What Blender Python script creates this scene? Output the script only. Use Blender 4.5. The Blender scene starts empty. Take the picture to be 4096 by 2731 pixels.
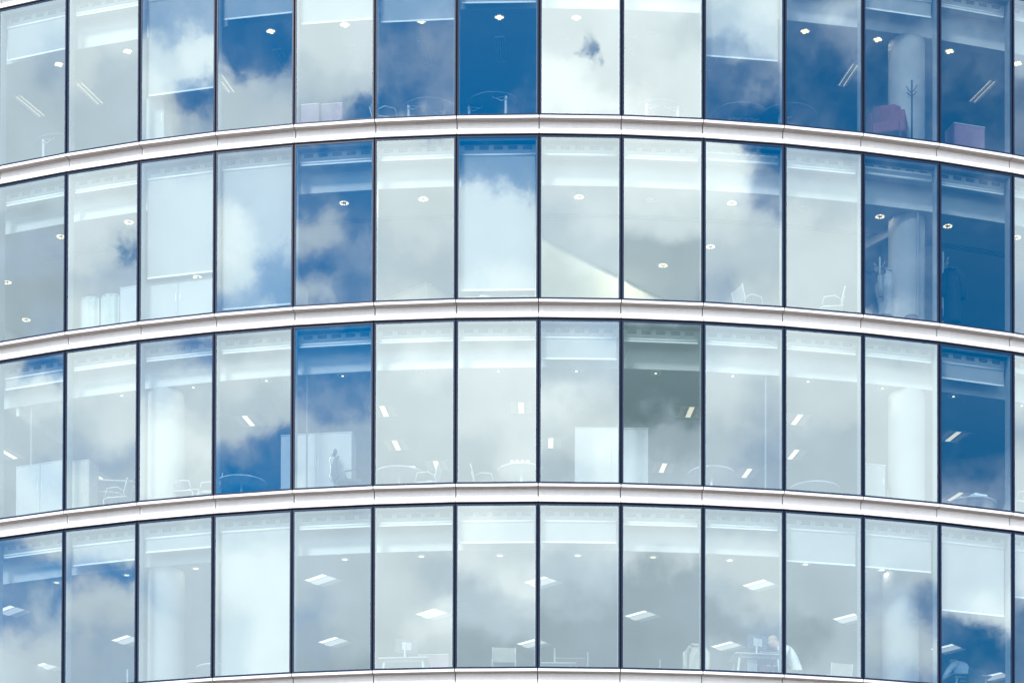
import bpy, bmesh, math, random
from mathutils import Matrix, Vector
import numpy as np
random.seed(7)
SC = bpy.context.scene
COL = SC.collection
PI = math.pi

# ------------------------------------------------------------------ camera
IMG_W = 4096.0
F_PX, CX, CY = 10201.25, 2158.25, 5489.27          # focal length and principal point of the photograph
PITCH, ROLL = 0.0199, 0.0027
CAM_Z = 1.6
cam_d = bpy.data.cameras.new('camera')
cam = bpy.data.objects.new('camera', cam_d)
COL.objects.link(cam)
cam_d.sensor_fit = 'HORIZONTAL'; cam_d.sensor_width = 36.0
cam_d.lens = 36.0 * F_PX / IMG_W
cam_d.shift_x = -(CX - 2048.0) / IMG_W
cam_d.shift_y = (CY - 1365.5) / IMG_W
cam_d.clip_start = 0.5; cam_d.clip_end = 6000.0
cam.matrix_world = Matrix.Translation((0, 0, CAM_Z)) @ Matrix.Rotation(PI / 2 + PITCH, 4, 'X') @ Matrix.Rotation(ROLL, 4, 'Z')
SC.camera = cam

# ------------------------------------------------------------------ the facade's plan (a drum of flat bays)
D0, DL, TH0 = 51.8838, 0.0538, 0.0025              # distance to the drum, angle per bay, offset
W = 1.7                                            # bay width
RAD = W / 2 / math.sin(DL / 2)
Z0, DZ = 26.8688 + CAM_Z, 3.8064                   # top row's sill, storey height
YC = D0 + RAD                                      # drum centre
ROWS = range(4)
C0, C1 = -2, 16                                    # bays built: C0 .. C1
HG = 3.40                                          # glass height
CEIL = {0: 2.55, 1: 2.64, 2: 2.64, 3: 2.64}

def bay_frame(c):
    th = (c - 0.5 - 6) * DL - TH0
    r = RAD * math.cos(DL / 2)
    return th, r
def bay(c, row):
    """bay coordinates: x along the glass, y into the room, z up from the sill"""
    th, r = bay_frame(c)
    return Matrix.Translation((r * math.sin(th), YC - r * math.cos(th), Z0 - row * DZ)) @ Matrix.Rotation(th, 4, 'Z')
def view_ray(u, v):
    u = u * IMG_W / 2352 - CX; v = v * IMG_W / 2352 - CY
    c, s = math.cos(ROLL), math.sin(ROLL)
    a = u * c + v * s; b = -u * s + v * c
    X, Z = a / F_PX, -b / F_PX
    c, s = math.cos(PITCH), math.sin(PITCH)
    return Vector((X, c - Z * s, s + Z * c))
def at_h(c, row, u, v, h):
    """point of height h above the sill seen at (u, v): its x and y in the bay"""
    d = view_ray(u, v); k = (Z0 - CAM_Z - row * DZ + h) / d.z
    p = bay(c, row).inverted() @ (Vector((0, 0, CAM_Z)) + d * k)
    return p.x, p.y
def at_y(c, row, u, v, y):
    M = bay(c, row).inverted(); o = M @ Vector((0, 0, CAM_Z)); d = M.to_3x3() @ view_ray(u, v)
    p = o + d * ((y - o.y) / d.y)
    return p.x, p.z

# ------------------------------------------------------------------ world: sky with broken cloud
SUN_EL, SUN_AZ = math.radians(40), math.radians(-25)      # azimuth measured from -Y (behind the camera) towards +X
world = bpy.data.worlds.new('World'); SC.world = world
world.use_nodes = True
NT = world.node_tree; NT.nodes.clear()
def N(t, **k):
    n = NT.nodes.new(t)
    for a, b in k.items(): setattr(n, a, b)
    return n
def L(a, b): NT.links.new(a, b)
def val(x, sock):
    if isinstance(x, (int, float)): sock.default_value = x
    elif isinstance(x, (tuple, list)): sock.default_value = x
    else: L(x, sock)
def math_n(op, a, b=0.0, c=0.0, clamp=False):
    n = N('ShaderNodeMath', operation=op, use_clamp=clamp)
    val(a, n.inputs[0]); val(b, n.inputs[1]); val(c, n.inputs[2])
    return n.outputs[0]
def smooth(x, a, b, lo=0.0, hi=1.0, kind='SMOOTHSTEP'):
    n = N('ShaderNodeMapRange', interpolation_type=kind)
    val(x, n.inputs[0]); n.inputs[1].default_value = a; n.inputs[2].default_value = b
    n.inputs[3].default_value = lo; n.inputs[4].default_value = hi
    return n.outputs[0]
def mixc(f, a, b):
    n = N('ShaderNodeMix', data_type='RGBA'); val(f, n.inputs[0])
    for x, s in ((a, n.inputs[6]), (b, n.inputs[7])): val(x, s)
    return n.outputs[2]
def mixf(f, a, b):
    n = N('ShaderNodeMix', data_type='FLOAT'); val(f, n.inputs[0]); val(a, n.inputs[2]); val(b, n.inputs[3])
    return n.outputs[0]
def noise(vec, scale, detail, rough=0.55):
    n = N('ShaderNodeTexNoise'); L(vec, n.inputs['Vector'])
    n.inputs['Scale'].default_value = scale; n.inputs['Detail'].default_value = detail; n.inputs['Roughness'].default_value = rough
    return n.outputs['Fac'], n.outputs['Color']
sky = N('ShaderNodeTexSky', sky_type='NISHITA')
sky.sun_disc = False; sky.sun_elevation = SUN_EL; sky.sun_rotation = PI - SUN_AZ
sky.air_density = 1.0; sky.dust_density = 0.0; sky.ozone_density = 6.0; sky.altitude = 0.0
SKY_STRENGTH = 0.12
co = N('ShaderNodeTexCoord').outputs['Generated']
nrm = N('ShaderNodeVectorMath', operation='NORMALIZE'); L(co, nrm.inputs[0]); dvec = nrm.outputs[0]
_, wcol = noise(dvec, 42.0, 5.0, 0.6)              # cloud edges are torn by this
wsub = N('ShaderNodeVectorMath', operation='SUBTRACT'); L(wcol, wsub.inputs[0]); wsub.inputs[1].default_value = (0.5, 0.5, 0.5)
wsc = N('ShaderNodeVectorMath', operation='SCALE'); L(wsub.outputs[0], wsc.inputs[0]); wsc.inputs[3].default_value = 0.034
wad = N('ShaderNodeVectorMath', operation='ADD'); L(dvec, wad.inputs[0]); L(wsc.outputs[0], wad.inputs[1])
sep = N('ShaderNodeSeparateXYZ'); L(wad.outputs[0], sep.inputs[0])
az = math_n('ARCTAN2', sep.outputs[0], math_n('MULTIPLY', sep.outputs[1], -1.0))
el = math_n('ARCSINE', sep.outputs[2])
EL0, EL1 = math.radians(11), math.radians(36)
elp = smooth(el, EL0, EL1, 0, 1, 'LINEAR')

# cloud map: what stands in the sky in each direction. 0 clear blue .. 9 bright white, e grey, d dark grey cloud
PAL = {'0': (.9, 1.1, 1.45, 0.0), '1': (.9, 1.1, 1.45, .06), '2': (.9, 1.1, 1.45, .25), '3': (.9, 1.1, 1.45, .31), '4': (.9, 1.1, 1.45, .46),
       '5': (1.0, 1.24, 1.52, .76), '6': (1.27, 1.49, 1.66, .93), '7': (1.64, 1.82, 1.90, 1), '8': (2.02, 2.18, 2.22, 1), '9': (2.55, 2.66, 2.66, 1),
       'e': (.92, 1.12, 1.26, 1), 'd': (.34, .5, .56, 1)}
CLOUDS = [  # per half bay: rows top to bottom, five samples down each
 ['66666', '6e5ee', '66666', '44466'], ['65566', '6e5e5', '37656', '63566'],
 ['77766', '77767', '77656', '64655'], ['77666', '77656', '77756', '63655'],
 ['44676', '56666', '55788', '66566'], ['44735', '56666', '46787', '66666'],
 ['22366', '55764', '67641', '67766'], ['22256', '55532', '67632', '67777'],
 ['77765', '23535', '22455', '6665e'], ['77763', '22344', '13455', '6666e'],
 ['33343', '77767', '77777', '77777'], ['33444', '77766', '78777', '77687'],
 ['11111', '13667', '78877', '8866e'], ['11112', '12667', '78888', '7786e'],
 ['98899', '7766e', '56876', '776ee'], ['98889', '7776e', '56787', '776ee'],
 ['88889', '887ee', 'ddde6', '77eee'], ['88788', '887ee', 'ddde6', '77eee'],
 ['66532', '88765', '67766', '676e6'], ['77641', '14667', '67655', '67755'],
 ['23322', '56777', '77766', '666e6'], ['35422', '56777', '77766', '66666'],
 ['22222', '22333', '67777', '66565'], ['32332', '22334', '67777', '66464'],
 ['22221', '21111', '11134', '66632'], ['33322', '32111', '11134', '66723'],
 ['55444', '66655', '77577', '66444'], ['55444', '66655', '77577', '66444']]
def refl(c, fx, row, fz):
    """direction mirrored by bay c at a point of its glass: azimuth, elevation"""
    p = bay(c, row) @ Vector(((fx - .5) * W, 0, HG * (1 - fz)))
    d = (p - Vector((0, 0, CAM_Z))).normalized()
    th, _ = bay_frame(c)
    n = Vector((math.sin(th), -math.cos(th), 0))
    r = d - 2 * d.dot(n) * n
    return math.atan2(r.x, -r.y), math.asin(r.z)
prev_c = prev_a = None; prev_az = 0
for h, rows in enumerate(CLOUDS):
    c, fx = h // 2, (.27 if h % 2 == 0 else .73)
    a_c = sum(refl(c, fx, r, .5)[0] for r in ROWS) / 4
    ramp = N('ShaderNodeValToRGB'); L(elp, ramp.inputs[0])
    cr = ramp.color_ramp; cr.interpolation = 'B_SPLINE' if False else 'EASE'
    st = []
    for r in ROWS:
        for k, ch in enumerate(rows[r]):
            st.append(((refl(c, fx, r, .04 + .92 * k / 4)[1] - EL0) / (EL1 - EL0), PAL[ch]))
    st.sort(key=lambda q: q[0])
    while len(cr.elements) > 1: cr.elements.remove(cr.elements[-1])
    cr.elements[0].position = st[0][0]; cr.elements[0].color = st[0][1]
    for p, colr in st[1:]:
        e = cr.elements.new(p); e.color = colr
    if prev_c is None: cc, ca = ramp.outputs[0], ramp.outputs[1]
    else:
        m = smooth(az, prev_az, a_c)
        cc, ca = mixc(m, prev_c, ramp.outputs[0]), mixf(m, prev_a, ramp.outputs[1])
    prev_c, prev_a, prev_az = cc, ca, a_c
# the rest of the sky: the same kind of broken cloud
g1, _ = noise(dvec, 3.2, 8.0, 0.58)
g2, _ = noise(dvec, 5.5, 6.0, 0.55)
gcol = mixc(smooth(g2, .36, .62), (1.0, 1.14, 1.26, 1), (2.5, 2.6, 2.62, 1))
gcov = smooth(g1, .34, .56)
edge = math_n('MAXIMUM', smooth(math_n('ABSOLUTE', az), math.radians(50), math.radians(62)),
              math_n('MAXIMUM', smooth(el, math.radians(14.5), math.radians(10)), smooth(el, math.radians(31), math.radians(37))))
ccol = mixc(edge, prev_c, gcol); ccov = mixf(edge, prev_a, gcov)
f1, _ = noise(dvec, 55.0, 7.0, 0.6)
f2, _ = noise(dvec, 26.0, 6.0, 0.55)
ccov = smooth(math_n('ADD', ccov, math_n('MULTIPLY', math_n('SUBTRACT', f1, 0.5), 0.62)), .14, .86)
# two small openings in bright cloud
for (c, fx, row, fz, rx) in ((7, .63, 0, .53, .0045), (1, .86, 1, .55, .0048)):
    ha, he = refl(c, fx, row, fz)
    da = math_n('DIVIDE', math_n('SUBTRACT', az, ha), rx); de = math_n('DIVIDE', math_n('SUBTRACT', el, he), rx * 1.7)
    q = math_n('SQRT', math_n('ADD', math_n('MULTIPLY', da, da), math_n('MULTIPLY', de, de)))
    ccov = math_n('MULTIPLY', ccov, smooth(q, .15, 1.1, .25, 1.0))
bri = smooth(f2, .25, .75, .88, 1.12, 'LINEAR')
cb = N('ShaderNodeVectorMath', operation='SCALE'); L(ccol, cb.inputs[0]); L(bri, cb.inputs[3])
CLOUD_GAIN = 0.91
cb2 = N('ShaderNodeVectorMath', operation='SCALE'); L(cb.outputs[0], cb2.inputs[0]); cb2.inputs[3].default_value = CLOUD_GAIN / SKY_STRENGTH
hs = N('ShaderNodeHueSaturation'); L(sky.outputs[0], hs.inputs['Color']); hs.inputs['Hue'].default_value = .492; hs.inputs['Saturation'].default_value = 1.45; hs.inputs['Value'].default_value = 1.08
bg = N('ShaderNodeBackground'); bg.inputs['Strength'].default_value = SKY_STRENGTH
L(mixc(ccov, hs.outputs[0], cb2.outputs[0]), bg.inputs['Color'])
L(bg.outputs[0], N('ShaderNodeOutputWorld').inputs[0])

# ------------------------------------------------------------------ sun (veiled by cloud) and exposure
sd = bpy.data.lights.new('sun', 'SUN'); sd.energy = 2.6; sd.angle = math.radians(11); sd.color = (1.0, .95, .9)
sun = bpy.data.objects.new('sun', sd); COL.objects.link(sun)
sdir = Vector((math.sin(SUN_AZ) * math.cos(SUN_EL), -math.cos(SUN_AZ) * math.cos(SUN_EL), math.sin(SUN_EL)))
sun.rotation_euler = sdir.to_track_quat('Z', 'Y').to_euler(); sun.location = (-40, -20, 60)
SC.view_settings.view_transform = 'Standard'; SC.view_settings.look = 'None'
SC.view_settings.gamma = 1.0; SC.view_settings.use_curve_mapping = False
SC.view_settings.exposure = 0.50
SC.render.engine = 'CYCLES'
SC.cycles.use_denoising = True; SC.cycles.denoising_input_passes = 'RGB_ALBEDO_NORMAL'; SC.cycles.use_adaptive_sampling = False
SC.cycles.max_bounces = 9; SC.cycles.diffuse_bounces = 4; SC.cycles.transparent_max_bounces = 16; SC.cycles.glossy_bounces = 4

# ------------------------------------------------------------------ materials
def mat(name, colr, rough=.6, metal=0.0, var=.06, scale=6.0, emit=None, spec=.4):
    m = bpy.data.materials.new(name); m.use_nodes = True
    t = m.node_tree; b = t.nodes['Principled BSDF']
    tc = t.nodes.new('ShaderNodeTexCoord'); n = t.nodes.new('ShaderNodeTexNoise')
    n.inputs['Scale'].default_value = scale; n.inputs['Detail'].default_value = 5.0
    t.links.new(tc.outputs['Object'], n.inputs['Vector'])
    r = t.nodes.new('ShaderNodeValToRGB')
    r.color_ramp.elements[0].position = .3; r.color_ramp.elements[1].position = .7
    r.color_ramp.elements[0].color = tuple(max(0, x * (1 - var)) for x in colr) + (1,)
    r.color_ramp.elements[1].color = tuple(min(1, x * (1 + var)) for x in colr) + (1,)
    t.links.new(n.outputs['Fac'], r.inputs['Fac']); t.links.new(r.outputs['Color'], b.inputs['Base Color'])
    b.inputs['Roughness'].default_value = rough; b.inputs['Metallic'].default_value = metal
    b.inputs['Specular IOR Level'].default_value = spec
    if emit:
        b.inputs['Emission Color'].default_value = tuple(emit[0]) + (1,); b.inputs['Emission Strength'].default_value = emit[1]
    return m
def glass_mat():
    m = bpy.data.materials.new('coated_glass'); m.use_nodes = True
    t = m.node_tree; t.nodes.clear()
    tr = t.nodes.new('ShaderNodeBsdfTransparent'); tr.inputs[0].default_value = (.825, .915, .93, 1)
    gl = t.nodes.new('ShaderNodeBsdfGlossy'); gl.inputs['Roughness'].default_value = 0.0; gl.inputs['Color'].default_value = (.915, .988, .99, 1)
    mx = t.nodes.new('ShaderNodeMixShader'); mx.inputs[0].default_value = .30
    tc = t.nodes.new('ShaderNodeTexCoord'); n = t.nodes.new('ShaderNodeTexNoise'); n.inputs['Scale'].default_value = .9; n.inputs['Detail'].default_value = 1.0
    t.links.new(tc.outputs['Object'], n.inputs['Vector'])
    bp = t.nodes.new('ShaderNodeBump'); bp.inputs['Strength'].default_value = .02; bp.inputs['Distance'].default_value = .03
    t.links.new(n.outputs['Fac'], bp.inputs['Height']); t.links.new(bp.outputs[0], gl.inputs['Normal'])
    o = t.nodes.new('ShaderNodeOutputMaterial')
    t.links.new(tr.outputs[0], mx.inputs[1]); t.links.new(gl.outputs[0], mx.inputs[2]); t.links.new(mx.outputs[0], o.inputs[0])
    return m
M_WHITE = mat('white_metal_cladding', (.84, .808, .802), .38, 0, .035, 3)
def streaks(m):
    t = m.node_tree; n = [q for q in t.nodes if q.bl_idname == 'ShaderNodeTexNoise'][0]; tc = [q for q in t.nodes if q.bl_idname == 'ShaderNodeTexCoord'][0]
    oi = t.nodes.new('ShaderNodeObjectInfo'); mp = t.nodes.new('ShaderNodeMapping'); mp.inputs['Scale'].default_value = (9, 9, .8)
    cx = t.nodes.new('ShaderNodeCombineXYZ'); mu = t.nodes.new('ShaderNodeMath'); mu.operation = 'MULTIPLY'; mu.inputs[1].default_value = 90.0
    t.links.new(oi.outputs['Random'], mu.inputs[0]); t.links.new(mu.outputs[0], cx.inputs[0]); t.links.new(cx.outputs[0], mp.inputs['Location'])
    t.links.new(tc.outputs['Object'], mp.inputs['Vector']); t.links.new(mp.outputs[0], n.inputs['Vector'])
    n.inputs['Scale'].default_value = 1.0; n.inputs['Roughness'].default_value = .65
    rp = [q for q in t.nodes if q.bl_idname == 'ShaderNodeValToRGB'][0]; b = t.nodes['Principled BSDF']
    hv = t.nodes.new('ShaderNodeHueSaturation'); mr = t.nodes.new('ShaderNodeMapRange'); mr.inputs[3].default_value = .955; mr.inputs[4].default_value = 1.03
    t.links.new(oi.outputs['Random'], mr.inputs[0]); t.links.new(mr.outputs[0], hv.inputs['Value']); t.links.new(rp.outputs['Color'], hv.inputs['Color']); t.links.new(hv.outputs[0], b.inputs['Base Color'])
streaks(M_WHITE)
M_SHADE_SOFFIT = mat('shade_darkened_soffit', (.36, .33, .315), .5, 0, .05, 3)  # underside shade put into the soffit colour, darker than the white cladding
M_GLASS = glass_mat()
M_CLEAR = bpy.data.materials.new('clear_glass_back'); M_CLEAR.use_nodes = True
_t = M_CLEAR.node_tree; _t.nodes.clear(); _b = _t.nodes.new('ShaderNodeBsdfTransparent'); _b.inputs[0].default_value = (.985, .99, .99, 1)
_t.links.new(_b.outputs[0], _t.nodes.new('ShaderNodeOutputMaterial').inputs[0])
M_NAVY = mat('navy_frame', (.004, .017, .058), .3, 0, .1, spec=.3)
M_BLACK = mat('black_gasket', (.008, .008, .009), .8, 0, .1, spec=.15)
M_FIN = mat('pale_aluminium', (.24, .25, .26), .5, 0, .04)
M_PLASTER = mat('white_plaster', (.52, .51, .495), .8, 0, .03, 2, spec=.2)
M_CEIL = mat('ceiling_board', (.40, .40, .39), .85, 0, .03, 2, spec=.2)
M_SOFFIT = mat('soffit_grey', (.42, .42, .42), .8, 0, .03, 2)
M_BLIND = mat('blind_fabric', (.33, .33, .325), .9, 0, .04, 30, spec=.1)
M_BAR = mat('blind_bar', (.80, .79, .77), .5, 0, .02)
M_CARPET = mat('grey_carpet', (.16, .17, .19), .95, 0, .2, 40, spec=.1)
M_BACK = mat('far_wall', (.45, .46, .47), .9, 0, .05, 1, spec=.1)
M_DARKSLOT = mat('dark_slot', (.025, .03, .035), .8, 0, .1)
M_CONC = mat('concrete', (.34, .34, .33), .9, 0, .12, 2)
M_PAVE = mat('plaza_paving', (.065, .062, .06), .85, 0, .2, .6)
M_LAMP = mat('lamp_glow', (.9, .85, .75), .5, emit=((1.0, .76, .40), 1.6))
M_LAMPDIM = mat('lamp_glow_soft', (.9, .88, .8), .5, emit=((1.0, .80, .50), .9))
M_LAMPW = mat('tube_glow', (.9, .9, .88), .5, emit=((1.0, .84, .58), .72))
M_PANEL = mat('lit_panel', (.45, .45, .44), .5, emit=((1.0, .98, .93), .36))
M_PANELB = mat('lit_panel_strip', (.5, .5, .49), .5, emit=((1.0, .98, .93), .85))
M_WINGW = mat('warm_wing', (.32, .31, .29), .5, emit=((1.0, .86, .70), .05))
M_PANELDIM = mat('lit_panel_wing', (.45, .45, .44), .5, emit=((1.0, .98, .94), .06))
M_REFLECTOR = mat('lamp_reflector', (.75, .75, .72), .25, .6, .05)
M_TRIM = mat('lamp_trim', (.72, .72, .71), .5, 0, .03)
M_CABINET = mat('white_laminate', (.37, .37, .365), .5, 0, .02)
M_EDGE = mat('grey_edge', (.4, .42, .43), .6, 0, .04)
M_TABLE = mat('table_board', (.30, .33, .36), .6, 0, .05)
M_DTABLE = mat('dark_table_board', (.10, .11, .125), .5, 0, .06)
M_RIM = mat('table_rim', (.40, .41, .41), .5, 0, .03)
M_CHROME = mat('polished_steel', (.8, .82, .83), .22, .85, .03)
M_TUBE = mat('white_tube', (.46, .47, .47), .4, 0, .03)
M_CHAIRF = mat('pale_mesh_fabric', (.30, .33, .35), .9, 0, .08, 30)
M_GREEN = mat('pale_green_seat', (.55, .72, .45), .6, 0, .05)
M_BLACKF = mat('black_chair_fabric', (.06, .065, .075), .85, 0, .15, 30)
M_RED = mat('rose_red_fabric', (.16, .035, .06), .9, 0, .08, 20)
M_PINK = mat('dusty_pink_fabric', (.27, .16, .22), .9, 0, .08, 20)
M_LIME = mat('pale_green_wall', (.86, .88, .74), .8, 0, .02, 2)
M_CLOTH = mat('grey_green_cloth', (.36, .42, .39), .95, 0, .08, 20)
M_DARKMETAL = mat('dark_metal', (.03, .032, .036), .5, .3, .1)
M_COATG = mat('grey_coat_cloth', (.31, .32, .32), .95, 0, .12, 14)
M_COATD = mat('dark_coat_cloth', (.012, .014, .02), .95, 0, .2, 14)
M_BEIGE = mat('beige_jacket_cloth', (.42, .38, .32), .95, 0, .1, 14)
M_PAPER = mat('white_paper', (.88, .88, .87), .8, 0, .02)
M_BLUEP = mat('blue_paper', (.3, .45, .68), .8, 0, .05)
M_BINDER = mat('dark_grey_binder', (.07, .08, .09), .6, 0, .1)
M_BASKET = mat('brown_basket', (.10, .08, .07), .9, 0, .25, 25)
M_SKIN = mat('skin', (.56, .36, .27), .55, 0, .05)
M_SHIRTW = mat('white_shirt', (.80, .81, .82), .9, 0, .04, 16)
M_SHIRTB = mat('pale_blue_shirt', (.62, .70, .84), .9, 0, .05, 16)
M_TROUSER = mat('dark_trousers', (.03, .03, .04), .9, 0, .1, 16)
M_HAIRD = mat('dark_hair', (.02, .016, .014), .6, 0, .2, 40)
M_HAIRB = mat('fair_hair', (.42, .30, .16), .6, 0, .2, 40)
M_EYE = mat('eye', (.05, .04, .04), .2, 0, .05)
M_SCREEN = mat('computer_screen', (.05, .06, .07), .3, 0, .05)
M_COLUMN = mat('white_column', (.31, .31, .305), .7, 0, .02, 2)

# ------------------------------------------------------------------ mesh helpers
class MB:
    def __init__(s): s.v = []; s.f = []; s.mi = []; s.sm = []
    def quad(s, pts, mi=0, smooth=False):
        b = len(s.v); s.v += [tuple(p) for p in pts]; s.f.append(tuple(range(b, b + len(pts)))); s.mi.append(mi); s.sm.append(smooth)
    def box(s, x0, x1, y0, y1, z0, z1, mi=0, inset=0.0):
        """inset narrows the far (y1) side, for wedge shaped bays"""
        b = len(s.v); i = inset
        s.v += [(x0, y0, z0), (x1, y0, z0), (x1 - i, y1, z0), (x0 + i, y1, z0), (x0, y0, z1), (x1, y0, z1), (x1 - i, y1, z1), (x0 + i, y1, z1)]
        for q in ((0, 3, 2, 1), (4, 5, 6, 7), (0, 1, 5, 4), (1, 2, 6, 5), (2, 3, 7, 6), (3, 0, 4, 7)):
            s.f.append(tuple(b + k for k in q)); s.mi.append(mi); s.sm.append(False)
        return s
    def tube(s, pts, r, n=8, mi=0, cap=True):
        pts = [Vector(p) for p in pts]; rs = r if isinstance(r, (list, tuple)) else [r] * len(pts)
        b = len(s.v)
        up = Vector((0.3, 0.2, 1)).normalized()
        for i, p in enumerate(pts):
            t = (pts[min(i + 1, len(pts) - 1)] - pts[max(i - 1, 0)]).normalized()
            a = t.cross(up)
            if a.length < .05: a = t.cross(Vector((1, 0, 0)))
            a.normalize(); c = t.cross(a)
            for k in range(n):
                q = 2 * PI * k / n
                s.v.append(tuple(p + (a * math.cos(q) + c * math.sin(q)) * rs[i]))
        for i in range(len(pts) - 1):
            for k in range(n):
                s.f.append((b + i * n + k, b + i * n + (k + 1) % n, b + (i + 1) * n + (k + 1) % n, b + (i + 1) * n + k)); s.mi.append(mi); s.sm.append(True)
        if cap:
            s.f.append(tuple(b + k for k in range(n))[::-1]); s.mi.append(mi); s.sm.append(False)
            e = b + (len(pts) - 1) * n
            s.f.append(tuple(e + k for k in range(n))); s.mi.append(mi); s.sm.append(False)
        return s
    def lathe(s, prof, n=24, mi=0, o=(0, 0, 0), smooth=True):
        b = len(s.v); m = len(prof)
        for k in range(n):
            q = 2 * PI * k / n
            for r, z in prof: s.v.append((o[0] + r * math.cos(q), o[1] + r * math.sin(q), o[2] + z))
        for k in range(n):
            k2 = (k + 1) % n
            for j in range(m - 1):
                s.f.append((b + k * m + j, b + k2 * m + j, b + k2 * m + j + 1, b + k * m + j + 1)); s.mi.append(mi); s.sm.append(smooth)
        return s
    def prism(s, poly, x0, x1, mi=0):
        """polygon in y, z swept along x"""
        b = len(s.v); m = len(poly)
        for x in (x0, x1): s.v += [(x, y, z) for y, z in poly]
        for k in range(m):
            k2 = (k + 1) % m
            s.f.append((b + k, b + k2, b + m + k2, b + m + k)); s.mi.append(mi); s.sm.append(False)
        s.f.append(tuple(b + k for k in range(m))[::-1]); s.mi.append(mi); s.sm.append(False)
        s.f.append(tuple(b + m + k for k in range(m))); s.mi.append(mi); s.sm.append(False)
        return s
    def grid(s, fn, nu, nv, mi=0, smooth=True):
        b = len(s.v)
        for i in range(nu + 1):
            for j in range(nv + 1): s.v.append(tuple(fn(i / nu, j / nv)))
        for i in range(nu):
            for j in range(nv):
                a = b + i * (nv + 1) + j
                s.f.append((a, a + nv + 1, a + nv + 2, a + 1)); s.mi.append(mi); s.sm.append(smooth)
        return s
    def ellipsoid(s, o, r, n=12, mi=0):
        return s.grid(lambda u, v: (o[0] + r[0] * math.cos(2 * PI * u) * math.sin(PI * v), o[1] + r[1] * math.sin(2 * PI * u) * math.sin(PI * v), o[2] + r[2] * math.cos(PI * v)), n, n // 2, mi)
    def mesh(s, name, *mats, bevel=0.0):
        me = bpy.data.meshes.new(name); me.from_pydata(s.v, [], s.f)
        me.polygons.foreach_set('material_index', s.mi); me.polygons.foreach_set('use_smooth', s.sm)
        for m in mats: me.materials.append(m)
        bm = bmesh.new(); bm.from_mesh(me)
        bmesh.ops.remove_doubles(bm, verts=bm.verts, dist=1e-5)
        if bevel:
            bmesh.ops.bevel(bm, geom=[e for e in bm.edges if len(e.link_faces) == 2 and e.calc_face_angle(0) > .5], offset=bevel, segments=2, affect='EDGES', profile=.6)
        bmesh.ops.recalc_face_normals(bm, faces=bm.faces)
        bm.to_mesh(me); bm.free(); me.update()
        return me
def box_mesh(name, x0, x1, y0, y1, z0, z1, m, bevel=0.0, inset=0.0):
    return MB().box(x0, x1, y0, y1, z0, z1, 0, inset).mesh(name, m, bevel=bevel)

WM = {}
def link(name, data, parent=None, M=None):
    """link an object; M is its world matrix (its own place under a parent when rel)"""
    o = bpy.data.objects.new(name, data); COL.objects.link(o)
    M = M if M is not None else (WM[parent.name] if parent else Matrix())
    WM[o.name] = M.copy()
    if parent:
        o.parent = parent
        o.matrix_local = WM[parent.name].inverted() @ M
    else: o.matrix_world = M
    return o
def tag(o, label, cat, group=None, kind=None):
    o['label'] = label; o['category'] = cat
    if group: o['group'] = group
    if kind: o['kind'] = kind
    return o
def thing(name, label, cat, M, group=None):
    return tag(link(name, None, None, M), label, cat, group)
def part(name, mesh, parent, rel=None):
    return link(name, mesh, parent, WM[parent.name] @ rel if rel is not None else None)
def T(x, y, z): return Matrix.Translation((x, y, z))
def RZ(a): return Matrix.Rotation(math.radians(a), 4, 'Z')
def copy_tree(o, M):
    """copy of a thing with copies of its parts and sub-parts, meshes shared"""
    r = o.copy(); COL.objects.link(r); WM[r.name] = M.copy(); r.matrix_world = M
    def rec(src, dst):
        for ch in list(src.children):
            if ch.type == 'LIGHT': continue
            c = ch.copy(); COL.objects.link(c); c.parent = dst
            c.matrix_local = WM[src.name].inverted() @ WM[ch.name]
            WM[c.name] = WM[dst.name] @ (WM[src.name].inverted() @ WM[ch.name])
            rec(ch, c)
    rec(o, r)
    return r

ROWN = ['top row', 'second row', 'third row', 'bottom row']
ORD = ['first', 'second', 'third', 'fourth', 'fifth', 'sixth', 'seventh', 'eighth', 'ninth', 'tenth', 'eleventh', 'twelfth', 'thirteenth', 'last']
def where(c, row): return '%s window, %s' % (ORD[max(0, min(13, c))], ROWN[row])

# ------------------------------------------------------------------ ground
g = MB(); g.lathe([(0, 0), (60, 0), (400, 0), (3000, 0)], 64, smooth=False)
go = link('ground', g.mesh('ground', M_PAVE)); go['kind'] = 'structure'

# ------------------------------------------------------------------ the building
B = thing('office_building', 'curved glass office building with white ledges between its storeys', 'building', T(0, YC, 0))

def wedge(y): return y * math.tan(DL / 2)            # how much narrower half a bay is at depth y
hw = W / 2
gap = .010
led = MB()
MESH = {}
MESH['nosing'] = MB().prism([(-.022, -.004), (.060, -.004), (.060, -.018), (-.008, -.018), (-.008, -.056), (-.022, -.056)], -hw + gap, hw - gap).mesh('nosing', M_WHITE)
MESH['soffit'] = MB().prism([(-.006, -.048), (.085, -.048), (.090, -.057), (.185, -.057), (.185, -.020), (-.006, -.020)], -hw + gap, hw - gap).mesh('soffit', M_SHADE_SOFFIT)
MESH['fascia'] = MB().prism([(.142, -.059), (.182, -.059), (.182, -.300), (.142, -.300)], -hw + gap + wedge(.142), hw - gap - wedge(.142)).mesh('fascia', M_WHITE)
MESH['lip'] = MB().prism([(.012, -.280), (.140, -.262), (.140, -.362), (.012, -.368), (.004, -.362), (.004, -.287)], -hw + gap * .6, hw - gap * .6).mesh('lip', M_WHITE)
MESH['spandrel'] = box_mesh('spandrel', -hw, hw, .19, .30, -.46, -.012, M_BLACK, inset=wedge(.14))
fr = MB()
fx0, fx1, fz0, fz1 = .802, .832, .012, HG - .006
for sx in (-1, 1):
    a, b = sorted((sx * fx0, sx * fx1)); fr.box(a, b, .000, .085, fz0, fz1)
fr.box(-fx0, fx0, .000, .085, fz0, fz0 + .030); fr.box(-fx0, fx0, .000, .085, fz1 - .034, fz1)
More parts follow.
